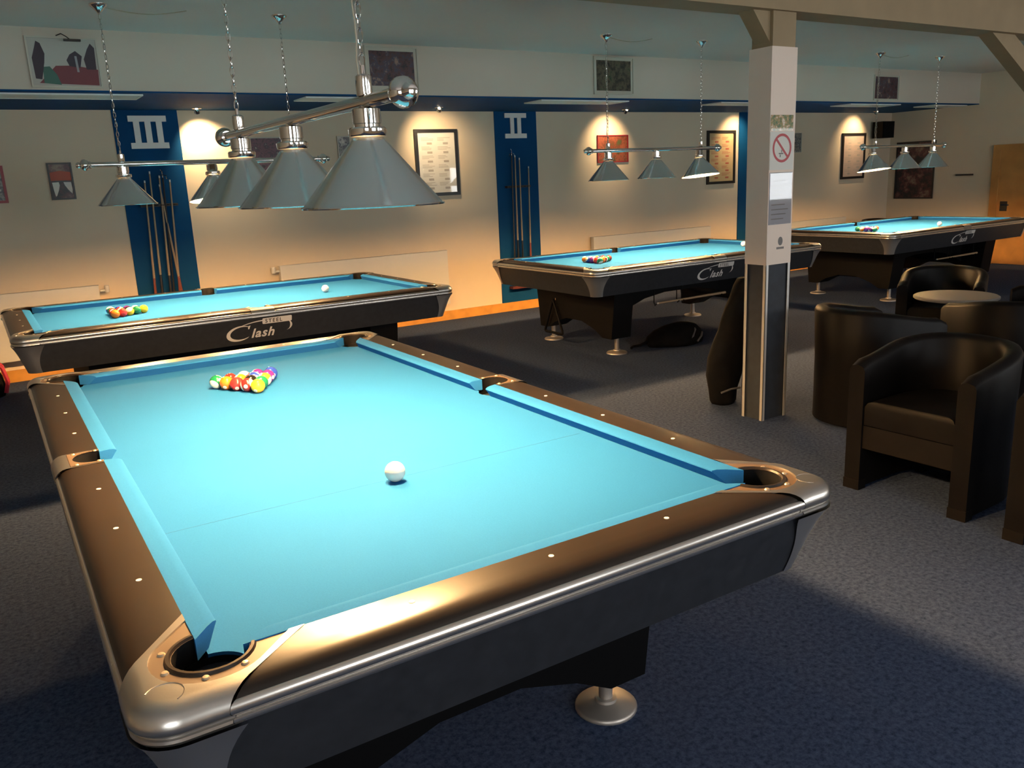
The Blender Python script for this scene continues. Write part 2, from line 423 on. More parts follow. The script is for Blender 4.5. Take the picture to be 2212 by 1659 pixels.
# ------------------------------------------------------------------ pool table
BED = .765
def make_table(a, b, label, logo_sides):
    """long axis = local X; a, b = half length and half width between cushion noses."""
    root = empty('pool_table'); tag(root, label, 'pool table', 'pool tables')
    OW = .185
    cc = .035                        # corner pocket centre, outwards from the nose corner
    RC, RS = .064, .058
    sc = .070                        # side pocket centre
    # slate with cloth, cut out at the pockets
    e = .03; pts = []
    def arc(cx_, cy_, r, a0, a1, n=10): return [(cx_ + r * math.cos(a0 + (a1 - a0) * i / n), cy_ + r * math.sin(a0 + (a1 - a0) * i / n)) for i in range(n + 1)]
    def corner_notch(sx, sy):
        cx_, cy_ = sx * (a + cc), sy * (b + cc)
        h = math.sqrt(max(RC * RC - (cc - e) ** 2, 0))
        p1 = (cx_ - sx * h, sy * (b + e)); p2 = (sx * (a + e), cy_ - sy * h)
        a1 = math.atan2(p1[1] - cy_, p1[0] - cx_); a2 = math.atan2(p2[1] - cy_, p2[0] - cx_)
        dlt = (a2 - a1 + PI) % (2 * PI) - PI
        return arc(cx_, cy_, RC, a1, a1 + dlt)
    def side_notch(sy):
        h = math.sqrt(RS * RS - (sc - e) ** 2)
        a0 = math.atan2(-sy * (sc - e), -h); a1 = math.atan2(-sy * (sc - e), h)
        dlt = (a1 - a0 + PI) % (2 * PI) - PI
        return arc(0, sy * (b + sc), RS, a0, a0 + dlt)
    top = corner_notch(-1, 1)[::-1] + side_notch(1) + corner_notch(1, 1) + corner_notch(1, -1)[::-1] + side_notch(-1)[::-1] + corner_notch(-1, -1)
    k = MB(); k.prism(top, BED - .03, BED); k.build('bed_cloth', 'cloth', root, smooth=False)
    k = MB(); k.box(-a / 2 - .0007, -a / 2 + .0007, -b + .002, b - .002, BED, BED + .0004); k.build('head_string', 'line_blue', root, smooth=False)
    # six cushions, rails, trims: generic side in a frame (s along, d outwards)
    CP = [(.050, .8066), (.022, .8058), (.008, .8035), (.001, .7995), (.0, .7965), (.004, .792), (.024, BED + .0005), (.050, BED + .0005)]
    def side(kind, s0, s1, end0, end1, fr):
        """end = 'c' corner or 's' side pocket; fr maps (s, d, z) to local xyz."""
        def cend(t, d): return (.080 - 1.28 * d) if t == 'c' else (.062 - .25 * d)
        def rend(t, d): return (.125 - 1.25 * (d - .05)) if t == 'c' else .078
        k = MB(); n = 14
        rings = []
        for i in range(n + 1):
            f = i / n
            rings.append([fr(s0 + cend(end0, d) + f * (s1 - cend(end1, d) - s0 - cend(end0, d)), d, z) for d, z in CP])
        k.loft(rings); k.build('cushion', 'cloth', root, angle=30)
        RP = [(.050, .745), (.050, .8066), (.075, .8075), (.110, .8076), (.136, .8066), (.152, .8035), (.163, .7985), (.171, .7915), (.1745, .786), (.160, .745)]
        k = MB(); k.loft([[fr(s0 + rend(end0, d), d, z) for d, z in RP], [fr(s1 - rend(end1, d), d, z) for d, z in RP]])
        rail = k.build('rail', 'rail_laminate', root, angle=30)
        TP = [(.170, .787), (.1775, .7865), (.1825, .7825), (.185, .776), (.1845, .7695), (.181, .765), (.177, .7635), (.177, .7595), (.181, .758), (.182, .753), (.179, .7470), (.160, .7465)]
        k = MB(); k.loft([[fr(s0 + rend(end0, d), d, z) for d, z in TP], [fr(s1 - rend(end1, d), d, z) for d, z in TP]])
        k.build('edge_trim', 'trim_steel', rail, angle=50)
    def sight(p):
        k = MB(); k.lathe([(.0002, .0022), (.0058, .0022), (.0058, 0)], p, 12); k.build('diamond_sight', 'sight_white', root, smooth=False)
    for sy in (-1, 1):
        fr = lambda s, d, z, sy=sy: (s, sy * (b + d), z)
        side('long', -a, 0, 'c', 's', fr); side('long', 0, a, 's', 'c', fr)
        for i in range(1, 8):
            if i != 4: sight((-a + i * a / 4, sy * (b + .0937), .8065))
    for sx in (-1, 1):
        fr = lambda s, d, z, sx=sx: (sx * (a + d), s, z)
        side('short', -b, b, 'c', 'c', fr)
        for i in range(1, 4): sight((sx * (a + .0937), -b + i * b / 2, .8065))
    # corner castings
    EP = [(.035, .8082), (.024, .8062), (.015, .8015), (.008, .7955), (.003, .788), (.0, .779), (-.0005, .771), (.002, .766), (.007, .7635), (.007, .7595), (.003, .758), (.002, .753), (.006, .747)]
    for sx in (-1, 1):
        for sy in (-1, 1):
            mp = lambda p, q, z, sx=sx, sy=sy: (sx * (a + p), sy * (b + q), z)
            def path(e_):
                d_ = OW - e_; pe = 1.25 * (d_ - .05) - .125; rr = .075 - e_
                out = [(pe, d_), ((pe + .110) / 2, d_)]
                out += [(.110 + rr * math.cos(t), .110 + rr * math.sin(t)) for t in [PI / 2 * (1 - i / 12) for i in range(13)]]
                return out + [(d_, (pe + .110) / 2), (d_, pe)]
            k = MB()
            k.loft([[mp(p, q, z) for p, q in path(e_)] for e_, z in EP], closed=False)
            # top plate: arms and arch around the pocket plate
            ia = [(-.125 + .028, .050)]
            r1 = .100
            t0, t1 = math.radians(128.7), math.radians(-38.7)
            ia += [(cc + r1 * math.cos(t0 + (t1 - t0) * i / 20), cc + r1 * math.sin(t0 + (t1 - t0) * i / 20)) for i in range(21)]
            ia += [(.050, -.125 + .028)]
            op = path(EP[0][0])
            outer = [(-.125, .050)] + op + [(.050, -.125)]
            poly = outer + ia[::-1]
            k.add([mp(p, q, EP[0][1]) for p, q in poly], [tuple(range(len(poly)))])
            # inner lip of the arch
            k.add([mp(p, q, .8082) for p, q in ia] + [mp(p, q, .800) for p, q in ia], [(i, i + 1, len(ia) + i + 1, len(ia) + i) for i in range(len(ia) - 1)])
            # raised crescent badge near the tip
            arcs = [(.126 + .030 * math.cos(t) , .126 + .030 * math.sin(t)) for t in [math.radians(225 + 105 - 210 * i / 14) for i in range(15)]]
            k.tube([mp(p, q, .8082) for p, q in arcs], .0012, 5)
            cast = k.build('corner_casting', 'brushed_steel', root, angle=40)
            # brown plate with the pocket hole
            h = math.sqrt(RC * RC - (cc - .05) ** 2)
            t0, t1 = math.atan2(.05 - cc, -h), math.atan2(-h, .05 - cc)
            t1 += 2 * PI if t1 > t0 else 0
            hole = [(cc + RC * math.cos(t0 + (t1 - 2 * PI * (t1 > t0) - t0) * i / 22), cc + RC * math.sin(t0 + (t1 - 2 * PI * (t1 > t0) - t0) * i / 22)) for i in range(23)]
            poly = ia + hole[::-1]
            k = MB(); k.add([mp(p, q, .8045) for p, q in poly], [tuple(range(len(poly)))])
            k.build('pocket_plate', 'pocket_plate', cast, smooth=False)
            k = MB(); k.tube([mp(cc + (RC + .006) * math.cos(t), cc + (RC + .006) * math.sin(t), .8045) for t in [t0 + (t1 - t0) * i / 22 for i in range(23)]], .0055, 6)
            k.build('pocket_lip', 'rail_laminate', cast)
            for t in (118, 72, 18, -28):
                r_ = .083; t = math.radians(t)
                k = MB(); k.lathe([(.0002, .0035), (.005, .003), (.0075, .0)], mp(cc + r_ * math.cos(t), cc + r_ * math.sin(t), .8045), 12)
                k.build('bolt', 'bolt_head', cast)
            # black pocket liner
            k = MB(); n = 24
            full = [(cc + (RC - .001) * math.cos(2 * PI * i / n), cc + (RC - .001) * math.sin(2 * PI * i / n)) for i in range(n)]
            k.loft([[mp(p * .9 + cc * .1, q * .9 + cc * .1, .64) for p, q in full], [mp(p, q, BED - .006) for p, q in full]], caps=False)
            k.add([mp(p * .9 + cc * .1, q * .9 + cc * .1, .64) for p, q in full], [tuple(range(n))])
            k.add([mp(p, q, .8035) for p, q in hole] + [mp(p, q, BED - .006) for p, q in hole], [(i, i + 1, len(hole) + i + 1, len(hole) + i) for i in range(len(hole) - 1)])
            k.build('pocket', 'pocket_rubber', root)
    # side castings
    for sy in (-1, 1):
        mp = lambda s, d, z, sy=sy: (s, sy * (b + d), z)
        w = .078
        k = MB()
        k.loft([[mp(-w, OW - e_, z), mp(w, OW - e_, z)] for e_, z in EP], closed=False)
        h = math.sqrt(RS * RS - (sc - .05) ** 2)
        t0, t1 = math.atan2(.05 - sc, -h), math.atan2(.05 - sc, h)
        t0 = t0 + 2 * PI if t0 < 0 else t0
        hole = [(RS * math.cos(t0 + (t1 - t0) * i / 20), sc + RS * math.sin(t0 + (t1 - t0) * i / 20)) for i in range(21)]
        poly = [(w, .05), (w, OW - .035), (-w, OW - .035), (-w, .05)] + hole
        k.add([mp(p, q, .8082) for p, q in poly], [tuple(range(len(poly)))])
        cast = k.build('side_casting', 'brushed_steel', root)
        poly = [(.070, .05), (.070, .138), (-.070, .138), (-.070, .05)] + hole
        k = MB(); k.add([mp(p, q, .8093) for p, q in poly], [tuple(range(len(poly)))])
        k.add([mp(-.070, .138, .8093), mp(.070, .138, .8093), mp(.070, .140, .8080), mp(-.070, .140, .8080)], [(0, 1, 2, 3)])
        k.build('pocket_plate', 'pocket_plate', cast, smooth=False)
        for s_ in (-1, 1):
            for q in (.062, .122):
                k = MB(); k.lathe([(.0002, .003), (.0045, .0025), (.0068, 0)], mp(s_ * .060, q, .8093), 12); k.build('bolt', 'bolt_head', cast)
        k = MB(); n = 24
        full = [((RS - .001) * math.cos(2 * PI * i / n), sc + (RS - .001) * math.sin(2 * PI * i / n)) for i in range(n)]
        k.loft([[mp(p * .9, q * .9 + sc * .1, .64) for p, q in full], [mp(p, q, BED - .006) for p, q in full]], caps=False)
        k.add([mp(p * .9, q * .9 + sc * .1, .64) for p, q in full], [tuple(range(n))])
        k.add([mp(p, q, .807) for p, q in hole] + [mp(p, q, BED - .006) for p, q in hole], [(i, i + 1, len(hole) + i + 1, len(hole) + i) for i in range(len(hole) - 1)])
        k.build('pocket', 'pocket_rubber', root)
    # black apron, leaning inwards
    ZT, ZB, DT, DB = .7455, .575, .172, .118
    def rrect(d, r, n=8):
        out = []
        for qx, qy, t0 in ((1, 1, 0), (-1, 1, PI / 2), (-1, -1, PI), (1, -1, 1.5 * PI)):
            for i in range(n + 1):
                t = t0 + PI / 2 * i / n
                out.append((qx * (a + d - r) + r * math.cos(t), qy * (b + d - r) + r * math.sin(t)))
        return out
    k = MB()
    k.loft([[(x, y, ZT) for x, y in rrect(DT - .04, .05)], [(x, y, ZT) for x, y in rrect(DT, .075)],
            [(x, y, ZB) for x, y in rrect(DB, .06)], [(x, y, ZB) for x, y in rrect(DB - .03, .04)]])
    k.build('apron', 'apron_black', root)
    def dz(z): return DB + (DT - DB) * (z - ZB) / (ZT - ZB)
    for sx in (-1, 1):
        for sy in (-1, 1):
            rings = []
            for j in range(11):
                t = j / 10; z = ZB + (ZT - ZB) * t
                d_ = dz(z) + .004 + .010 * t ** 6; r = .06 + .015 * t + .002
                w = .012 + .078 * t ** 2.4
                pth = [(d_ - r - w, d_)] + [(d_ - r + r * math.cos(q), d_ - r + r * math.sin(q)) for q in [PI / 2 * (1 - i / 8) for i in range(9)]] + [(d_, d_ - r - w)]
                rings.append([(sx * (a + p), sy * (b + q), z) for p, q in pth])
            k = MB(); k.loft(rings, closed=False, caps=False); k.build('corner_cap', 'cast_aluminium', root, angle=50)
    # logo: crescent C, lash, swoosh and STEEL tag
    def logo(sy):
        th = math.atan2(DT - DB, ZT - ZB)
        zc0 = .662
        def put(u, v, lift):
            z = zc0 + v * math.cos(th)
            return (sy * (.02 - u), sy * (b + dz(z) + .0012 + lift), z)
        k = MB()
        def band(outer, inner):
            n = len(outer); k.add([put(*p, 0) for p in outer] + [put(*p, 0) for p in inner], [(i, i + 1, n + i + 1, n + i) for i in range(n - 1)])
        # big C
        n = 28; oc = []; ic = []
        for i in range(n + 1):
            t = math.radians(52 + (318 - 52) * i / n)
            oc.append((-.140 + .085 * math.cos(t) + .25 * .055 * math.sin(t), -.010 + .055 * math.sin(t)))
            ic.append((-.126 + .075 * math.cos(t) + .25 * .046 * math.sin(t), -.008 + .045 * math.sin(t)))
        band(oc, ic)
        k.add([put(*p, 0) for p in ((-.084, .036), (-.068, .041), (-.076, .016), (-.084, .014))], [(0, 1, 2, 3)])
        # swoosh over the C
        so = []; si = []
        for i in range(17):
            t = i / 16; u = -.225 + .240 * t; v = .000 + .062 * math.sin(t * PI * .5) ** .8
            so.append((u, v + .0005 + .0075 * t)); si.append((u, v))
        band(so, si)
        # hook on the right
        ho = []; hi = []
        for i in range(15):
            t = math.radians(75 - 150 * i / 14); f = math.sin(PI * (i + .5) / 15)
            ho.append((.165 + .050 * math.cos(t), .012 + .038 * math.sin(t))); hi.append((.165 + (.050 - .014 * f) * math.cos(t), .012 + (.038 - .004 * f) * math.sin(t)))
        band(ho, hi)
        vs, fs = text_mesh('lash', .090, .30, 1.12, .0022)
        k.add([put(x - .066, y * 1.0 - .050, 0) for x, y, _ in vs], fs)
        rr = .008; tg = []
        for qx, qy, t0 in ((1, 1, 0), (-1, 1, PI / 2), (-1, -1, PI), (1, -1, 1.5 * PI)):
            tg += [(.112 + qx * (.100 - rr) + rr * math.cos(t0 + PI / 2 * i / 4), .060 + qy * (.021 - rr) + rr * math.sin(t0 + PI / 2 * i / 4)) for i in range(5)]
        k.add([put(u, v, 0) for u, v in tg], [tuple(range(len(tg)))])
        lg = k.build('logo', 'logo_silver', root, smooth=False, weld=False)
        vs, fs = text_mesh('STEEL', .038, 0, 1.25, .0008)
        k = MB(); k.add([put(x + .030, y + .0465, .0006) for x, y, _ in vs], fs)
        k.build('tag_lettering', 'logo_ink', lg, smooth=False, weld=False)
    for sy in logo_sides: logo(sy)
    # pedestals and feet
    FX, FY = .95, .485
    for sx in (-1, 1):
        pol = [(-.60, .58), (-.545, .145), (-.42, .145), (-.30, .21), (-.12, .265), (.12, .265), (.30, .21), (.42, .145), (.545, .145), (.60, .58)]
        k = MB(); k.prism(pol, sx * FX - .11, sx * FX + .11, axis=0); k.build('pedestal', 'pedestal_black', root, smooth=False)
        for sy in (-1, 1):
            k = MB()
            k.lathe([(.0, .0), (.094, 0), (.094, .008), (.088, .014), (.034, .026), (.032, .034), (.021, .036), (.021, .15), (.0, .15)], (sx * FX, sy * FY, 0), 28, caps=False)
            k.build('foot', 'foot_satin', root, angle=45)
    pol = [(-FX, .58), (-FX, .24), (-.72, .33), (-.45, .42), (-.2, .455), (.2, .455), (.45, .42), (.72, .33), (FX, .24), (FX, .58)]
    k = MB(); k.prism(pol, -.30, .30, axis=1); k.build('stretcher', 'pedestal_black', root, smooth=False)
    return root

T1, T2, T3, T4 = ('the table set crosswise', 'the table before column III', 'the table beside the white post', 'the table by the wooden door')
t1 = make_table(1.308, .633, 'black pool table with steel corners, set crosswise to the other three', (-1, 1))
t1.location = (-.007, .016, 0); t1.rotation_euler = (0, 0, PI / 2 - .010)
t2 = make_table(1.27, .635, 'black pool table parallel to the wall in front of column III', (-1, 1))
t3 = copy_tree(t2); t4 = copy_tree(t2)
t2.location = (.640, 3.64, 0); t3.location = (4.762, 3.50, 0); t4.location = (8.88, 3.55, 0)
t3['label'] = 'black pool table beside the white post, black triangle hung on its end'
t4['label'] = 'black pool table close to the wooden door, beyond the tub chairs'

# ------------------------------------------------------------------ balls
BR = .02858
def sphere_mesh(name, m, seg=32, ring=16):
    me = bpy.data.meshes.new(name); bm = bmesh.new()
    bmesh.ops.create_uvsphere(bm, u_segments=seg, v_segments=ring, radius=BR)
    bm.to_mesh(me); bm.free()
    for p in me.polygons: p.use_smooth = True
    me.materials.append(MATS[m]); return me
BALLS = {}
for i in range(1, 16):
    if i == 8: nm, st = 'black', False
    else: nm, st = BC[(i - 1) % 8 if i < 8 else (i - 9) % 8][0], i > 8
    key = 'ball_black' if i == 8 else ('ball_stripe_' if st else 'ball_') + nm
    cap = []; n = 18
    for rr_ in (.0, .004, .0082):
        y_ = math.sqrt((BR + .0002) ** 2 - rr_ ** 2)
        cap.append([(rr_ * math.cos(2 * PI * q / n), -y_, rr_ * math.sin(2 * PI * q / n)) for q in range(n)])
    k = MB(); k.loft(cap, True, False); so = k.build('number_spot', 'paper')
    vs, fs = text_mesh(str(i), .0105)
    xm = (min(v[0] for v in vs) + max(v[0] for v in vs)) / 2
    k = MB(); k.add([(x - xm, -math.sqrt((BR + .0004) ** 2 - (x - xm) ** 2 - (y - .0037) ** 2), y - .0037) for x, y, _ in vs], fs)
    dg = k.build('digit', 'ink', so, smooth=False, weld=False)
    BALLS[i] = (sphere_mesh('pool_ball', key), so.data, dg.data, ('striped ' if st else '' if i == 8 else 'solid ') + nm)
    bpy.data.objects.remove(dg); bpy.data.objects.remove(so)
white_me = sphere_mesh('cue_ball', 'ball_white')
def put_ball(i, x, y, where, rot, detail):
    me, sp, dg, desc = BALLS[i]
    o = bpy.data.objects.new('pool_ball', me); COL.objects.link(o)
    o.location = (x, y, BED + BR); o.rotation_euler = rot
    tag(o, '%s pool ball racked on %s' % (desc, where), 'pool ball', 'racked balls on ' + where)
    if detail:
        s_ = bpy.data.objects.new('number_spot', sp); COL.objects.link(s_); s_.parent = o
        d_ = bpy.data.objects.new('digit', dg); COL.objects.link(d_); d_.parent = s_
def rack(apex, ang, order, where, rots, detail=False):
    """order lists rows from the apex back; ang = direction from apex to the back row."""
    ca, sa = math.cos(ang), math.sin(ang); j = 0; st = 2 * BR + .0004
    for row in range(5):
        for q in range(row + 1):
            u = row * st * .8660; v = (q - row / 2) * st
            x, y = apex[0] + u * ca - v * sa, apex[1] + u * sa + v * ca
            i = order[j]; j += 1
            put_ball(i, x, y, where, rots.get(i, (random.uniform(-.6, .6), random.uniform(-1.2, 1.2), random.uniform(-.6, .6))), detail)
# crosswise table: v runs to -x, so the left edge of the rack is the end of every row
rack((-.030, .655), PI / 2, [1, 6, 15, 9, 8, 3, 4, 10, 13, 5, 2, 12, 11, 7, 14], T1,
     {1: (.55, .0, -.75), 15: (.0, 1.35, -.5), 5: (.5, .2, -.5), 3: (.5, 0, -.3), 14: (-.7, .9, -.2), 6: (.2, 1.2, 1.5)}, True)
rack((.035, 3.625), PI, [1, 12, 6, 4, 8, 9, 2, 15, 13, 3, 10, 14, 7, 11, 5], T2, {})
rack((4.150, 3.52), PI, [7, 3, 6, 1, 8, 15, 12, 9, 2, 5, 13, 10, 4, 11, 14], T3, {})
rack((8.265, 3.50), PI, [3, 2, 7, 9, 8, 11, 1, 15, 10, 5, 6, 13, 4, 12, 14], T4, {})
for (x, y), wh in (((-.036, -.663), T1), ((1.370, 3.62), T2), ((5.900, 3.44), T3), ((9.12, 3.22), T4)):
    o = bpy.data.objects.new('cue_ball', white_me); COL.objects.link(o); o.location = (x, y, BED + BR)
    tag(o, 'plain white cue ball lying on ' + wh, 'cue ball', 'cue balls')

# ------------------------------------------------------------------ billiard lamps
def make_lamp(dz_ceil, offs, label, tilts=(0, 0, 0), zrim=1.512, bulbs=('bulb',) * 3):
    """bar along local X, origin on the floor under its middle."""
    root = empty('billiard_lamp'); tag(root, label, 'lamp', 'billiard lamps')
    ZBAR = zrim + .262
    k = MB(); k.lathe([(.017, -.78), (.017, .78)], (0, 0, ZBAR), 20, axis=0); k.build('bar', 'chrome', root)
    for s in (-1, 1):
        k = MB()
        pr = [(.0, .865), (.012, .862), (.019, .852), (.020, .842), (.015, .836), (.026, .832), (.036, .820), (.037, .806), (.030, .792), (.021, .786), (.024, .780), (.022, .772), (.0, .772)]
        k.lathe([(r, s * x) for r, x in pr], (0, 0, ZBAR), 20, axis=0, caps=False); k.build('end_knob', 'chrome', root)
    for i, x in enumerate(offs):
        pv = empty('shade_pivot'); pv.parent = root
        # shade, its outside metal and its inside white
        k = MB(); n = 40
        ri, ro, zt_, zb_ = .040, .186, .172, .0
        def ring(r, z): return [(r * math.cos(2 * PI * q / n), r * math.sin(2 * PI * q / n), z) for q in range(n)]
        k.loft([ring(ri, zt_), ring((ri + ro) / 2, zt_ / 2), ring(ro, zb_)], True, False, 0)
        k.loft([ring(ri - .004, zt_ - .004), ring(ro - .004, zb_)], True, False, 1)
        sh = MB.build(k, 'shade', ['shade_metal', 'shade_inner'], root, weld=False)
        bpy.data.objects.remove(pv)
        sh.location = (x, 0, zrim)
        sh.rotation_euler = (tilts[i], 0, 0)
        # make both skins face their own side
        bm = bmesh.new(); bm.from_mesh(sh.data)
        for f in bm.faces:
            c = f.calc_center_median(); outward = f.normal.x * c.x + f.normal.y * c.y
            if (outward > 0) != (f.material_index == 0): f.normal_flip()
        bm.to_mesh(sh.data); bm.free()
        k = MB(); k.tube([(ro * math.cos(2 * PI * q / 40), ro * math.sin(2 * PI * q / 40), 0) for q in range(41)], .0034, 6); k.build('rim', 'chrome', sh)
        k = MB(); k.lathe([(.0, .176), (.048, .176), (.050, .180), (.050, .194), (.046, .198), (.034, .199), (.034, .206), (.037, .208), (.037, .243), (.030, .246), (.014, .247), (.014, .262), (.0, .262)], (0, 0, 0), 24, caps=False)
        k.build('collar', 'chrome', sh, angle=30)
        k = MB(); k.lathe([(.0, .022), (.016, .025), (.027, .035), (.031, .049), (.028, .064), (.019, .078), (.014, .090), (.014, .150), (.0, .150)], (0, 0, 0), 14, caps=False)
        k.build('bulb', bulbs[i], sh)
    for x in (offs[0], offs[-1]):
        k = MB(); k.lathe([(.0, 0), (.020, 0), (.021, .004), (.021, .048), (.016, .052), (.007, .054), (.006, .075), (.0, .076)], (x, 0, ZBAR + .014), 20, caps=False)
        k.build('hanger', 'chrome', root, angle=30)
        z0 = ZBAR + .085; z1 = dz_ceil - .06
        k = MB(); nl = int((z1 - z0) / .030); pitch = (z1 - z0) / nl
        for j in range(nl):
            zc = z0 + (j + .5) * pitch; h = pitch * .5 + .005; w = .0075
            loop = [(w * math.cos(2 * PI * q / 12), h * math.sin(2 * PI * q / 12)) for q in range(13)]
            if j % 2: k.tube([(x + u, 0, zc + v) for u, v in loop], .0016, 5)
            else: k.tube([(x, u, zc + v) for u, v in loop], .0016, 5)
        k.build('chain', 'chrome', root, weld=False)
        k = MB(); k.lathe([(.0, -.062), (.008, -.060), (.012, -.050), (.030, -.030), (.052, -.012), (.056, -.002), (.056, 0), (.0, 0)], (x, 0, dz_ceil), 24, caps=False)
        k.build('ceiling_rose', 'chrome', root)
    x = offs[0]
    k = MB(); k.tube([(x + .04 + .5 * t, 0, dz_ceil - .02 - .03 * math.sin(t * PI) + .012 * t) for t in [i / 12 for i in range(13)]], .004, 6)
    k.build('feed_cable', 'cable_clear', root)
    k = MB(); k.tube([(x + ox, .012, ZBAR + .06 + (dz_ceil - ZBAR - .1) * t) for t, ox in [(i / 20, .006 * math.sin(i * 1.9)) for i in range(21)]], .0022, 5)
    k.build('flex', 'cable_clear', root)
    return root
O = (-.585, 0, .585)
l1 = make_lamp(CEIL, (-.585, .015, .60), 'three-shade chrome lamp hanging over the crosswise table', (0, 0, 0), 1.512, ('bulb_strong', 'bulb', 'bulb_weak'))
l1.rotation_euler = (0, 0, PI / 2); l1.location = (0, .0, 0)
l2 = make_lamp(CEIL, O, 'three-shade chrome lamp over the table before column III', (.0, -.13, .0)); l2.location = (.605, 3.52, 0)
l3 = make_lamp(CEIL, O, 'three-shade chrome lamp over the table beside the white post', (.0, .0, -.12)); l3.location = (4.69, 3.45, 0)
l4 = make_lamp(CEIL, O, 'three-shade chrome lamp over the table by the wooden door', (-.12, .0, .0), 1.475); l4.location = (8.66, 3.45, 0)

# ------------------------------------------------------------------ wall spots in the soffit
def spot(x, y, tx, label, power=1.0):
    root = empty('wall_spot', (x, y, SOF_Z)); tag(root, label, 'spotlight', 'soffit wall spots')
    k = MB(); k.lathe([(.0, 0), (.046, 0), (.046, -.006), (.034, -.010), (.030, -.004), (.0, -.004)], (0, 0, 0), 20, caps=False); k.build('bezel', 'chrome', root)
    tgt = Vector((tx - x, BACK_Y - y, -.30)); q = tgt.to_track_quat('-Z', 'Y')
    k = MB(); k.lathe([(.020, .028), (.024, .018), (.027, -.014), (.027, -.018), (.024, -.012), (.0, -.006)], (0, 0, 0), 16, caps=False)
    h = k.build('lamp_head', 'chrome', root); h.location = (0, 0, -.026); h.rotation_mode = 'QUATERNION'; h.rotation_quaternion = q
    k = MB(); k.lathe([(.0, -.016), (.014, -.013), (.019, -.007), (.0, -.0065)], (0, 0, 0), 12, caps=False); k.build('spot_bulb', 'spot_bulb', h)
    ld = bpy.data.lights.new('spot_beam', 'SPOT'); ld.energy = SPOT_W * power; ld.color = (1.0, 0.70, 0.38)
    ld.spot_size = math.radians(95); ld.spot_blend = 0.9; ld.shadow_soft_size = .02
    lo = bpy.data.objects.new('spot_beam', ld); COL.objects.link(lo); lo.parent = root
    lo.location = (0, 0, -.06); lo.rotation_mode = 'QUATERNION'; lo.rotation_quaternion = q
for x, y, tx, lb in ((1.04, 5.62, 1.12, 'small chrome wall spot beside the column marked III'), (3.42, 5.36, 3.60, 'small chrome wall spot above the framed rule sheet'),
                     (6.05, 5.48, 6.05, 'small chrome wall spot above the red and green picture'), (8.35, 5.50, 8.35, 'small chrome wall spot just left of the white post'),
                     (11.05, 5.50, 11.0, 'small chrome wall spot above the narrow pink framed sheet')):
    spot(x, y, tx, lb, 1.7 if x < 2 else 1.0)

# ------------------------------------------------------------------ numerals and cue racks
def numeral(n, xc, z0, z1, w, label):
    o = empty('roman_numeral', (xc, BACK_Y - .012, z0)); h = z1 - z0; t = .052
    k = MB(); k.box(-w / 2, w / 2, -.012, 0, 0, t); k.box(-w / 2, w / 2, -.012, 0, h - t, h)
    pitch = .098
    for i in range(n): c = (i - (n - 1) / 2) * pitch; k.box(c - .026, c + .026, -.012, 0, t, h - t)
    k.build('numeral_plate', 'numeral_white', o, smooth=False); tag(o, label, 'numeral')
numeral(3, .638, 1.985, 2.275, .330, 'white Roman numeral III on the blue column')
numeral(2, 4.676, 2.025, 2.306, .300, 'white Roman numeral II on the blue column')
def cue_rack(xc, label, zbase):
    o = empty('cue_rack', (xc, BACK_Y - .012, zbase))
    k = MB(); k.box(-.165, .165, -.055, 0, 1.46 - zbase, 1.485 - zbase); k.build('clip_bar', 'rack_wood', o, smooth=False)
    for i in range(6):
        k = MB(); c = -.14 + i * .056
        k.tube([(c + .016 * math.cos(t), -.058 - .016 * math.sin(t) , 1.4725 - zbase) for t in [PI * (-.15 + 1.3 * q / 10) for q in range(11)]], .004, 6)
        k.build('clip', 'rack_wood', o)
    k = MB(); k.box(-.165, .165, -.085, 0, 0, .03); k.build('foot_shelf', 'shelf_red', o, smooth=False)
    return tag(o, label, 'cue rack')
cue_rack(.635, 'dark cue rack with clip bar on the column marked III', .27)
cue_rack(4.66, 'dark cue rack with clip bar on the column marked II', .27)
def cue(x0, z0, x1, z1, kind, label, group):
    y = BACK_Y - .012 - .062
    o = empty('pool_cue', (x0, y, z0)); dx, dz = x1 - x0, z1 - z0
    f = .36
    P_ = lambda t: (dx * t, 0, dz * t)
    k = MB(); k.tube([P_(0), P_(.02), P_(f)], [.014, .0148, .0115], 10); k.build('butt', 'cue_butt' if kind == 'dark' else 'cue_red', o)
    k = MB(); k.tube([P_(f), P_(.985)], [.0115, .0068], 10); k.build('shaft', 'cue_maple', o)
    k = MB(); k.tube([P_(.985), P_(1.0)], [.0068, .0066], 10); k.build('tip', 'ferrule', o)
    tag(o, label, 'cue', group)
G3, G2 = 'cues on the column marked III', 'cues on the column marked II'
cue(.470, .30, .532, 1.70, 'red', 'red-brown butted cue standing outermost on column III, farthest from the wall spot', G3)
cue(.535, .30, .585, 1.78, 'dark', 'black butted cue with its tip highest on column III', G3)
cue(.610, .30, .665, 1.74, 'dark', 'black butted cue in the middle of the rack on column III', G3)
cue(.745, .30, .655, 1.66, 'red', 'leaning red-brown cue crossing its neighbour on column III', G3)
cue(.690, .30, .752, 1.70, 'red', 'red-brown cue nearest the wall spot on column III', G3)
cue(4.600, .30, 4.612, 1.83, 'dark', 'black butted cue next to the chrome bridge head on column II', G2)
cue(4.665, .30, 4.672, 1.80, 'dark', 'black butted cue second from the chrome bridge head on column II', G2)
cue(4.775, .30, 4.798, 1.70, 'red', 'red-brown cue standing apart on column II', G2)
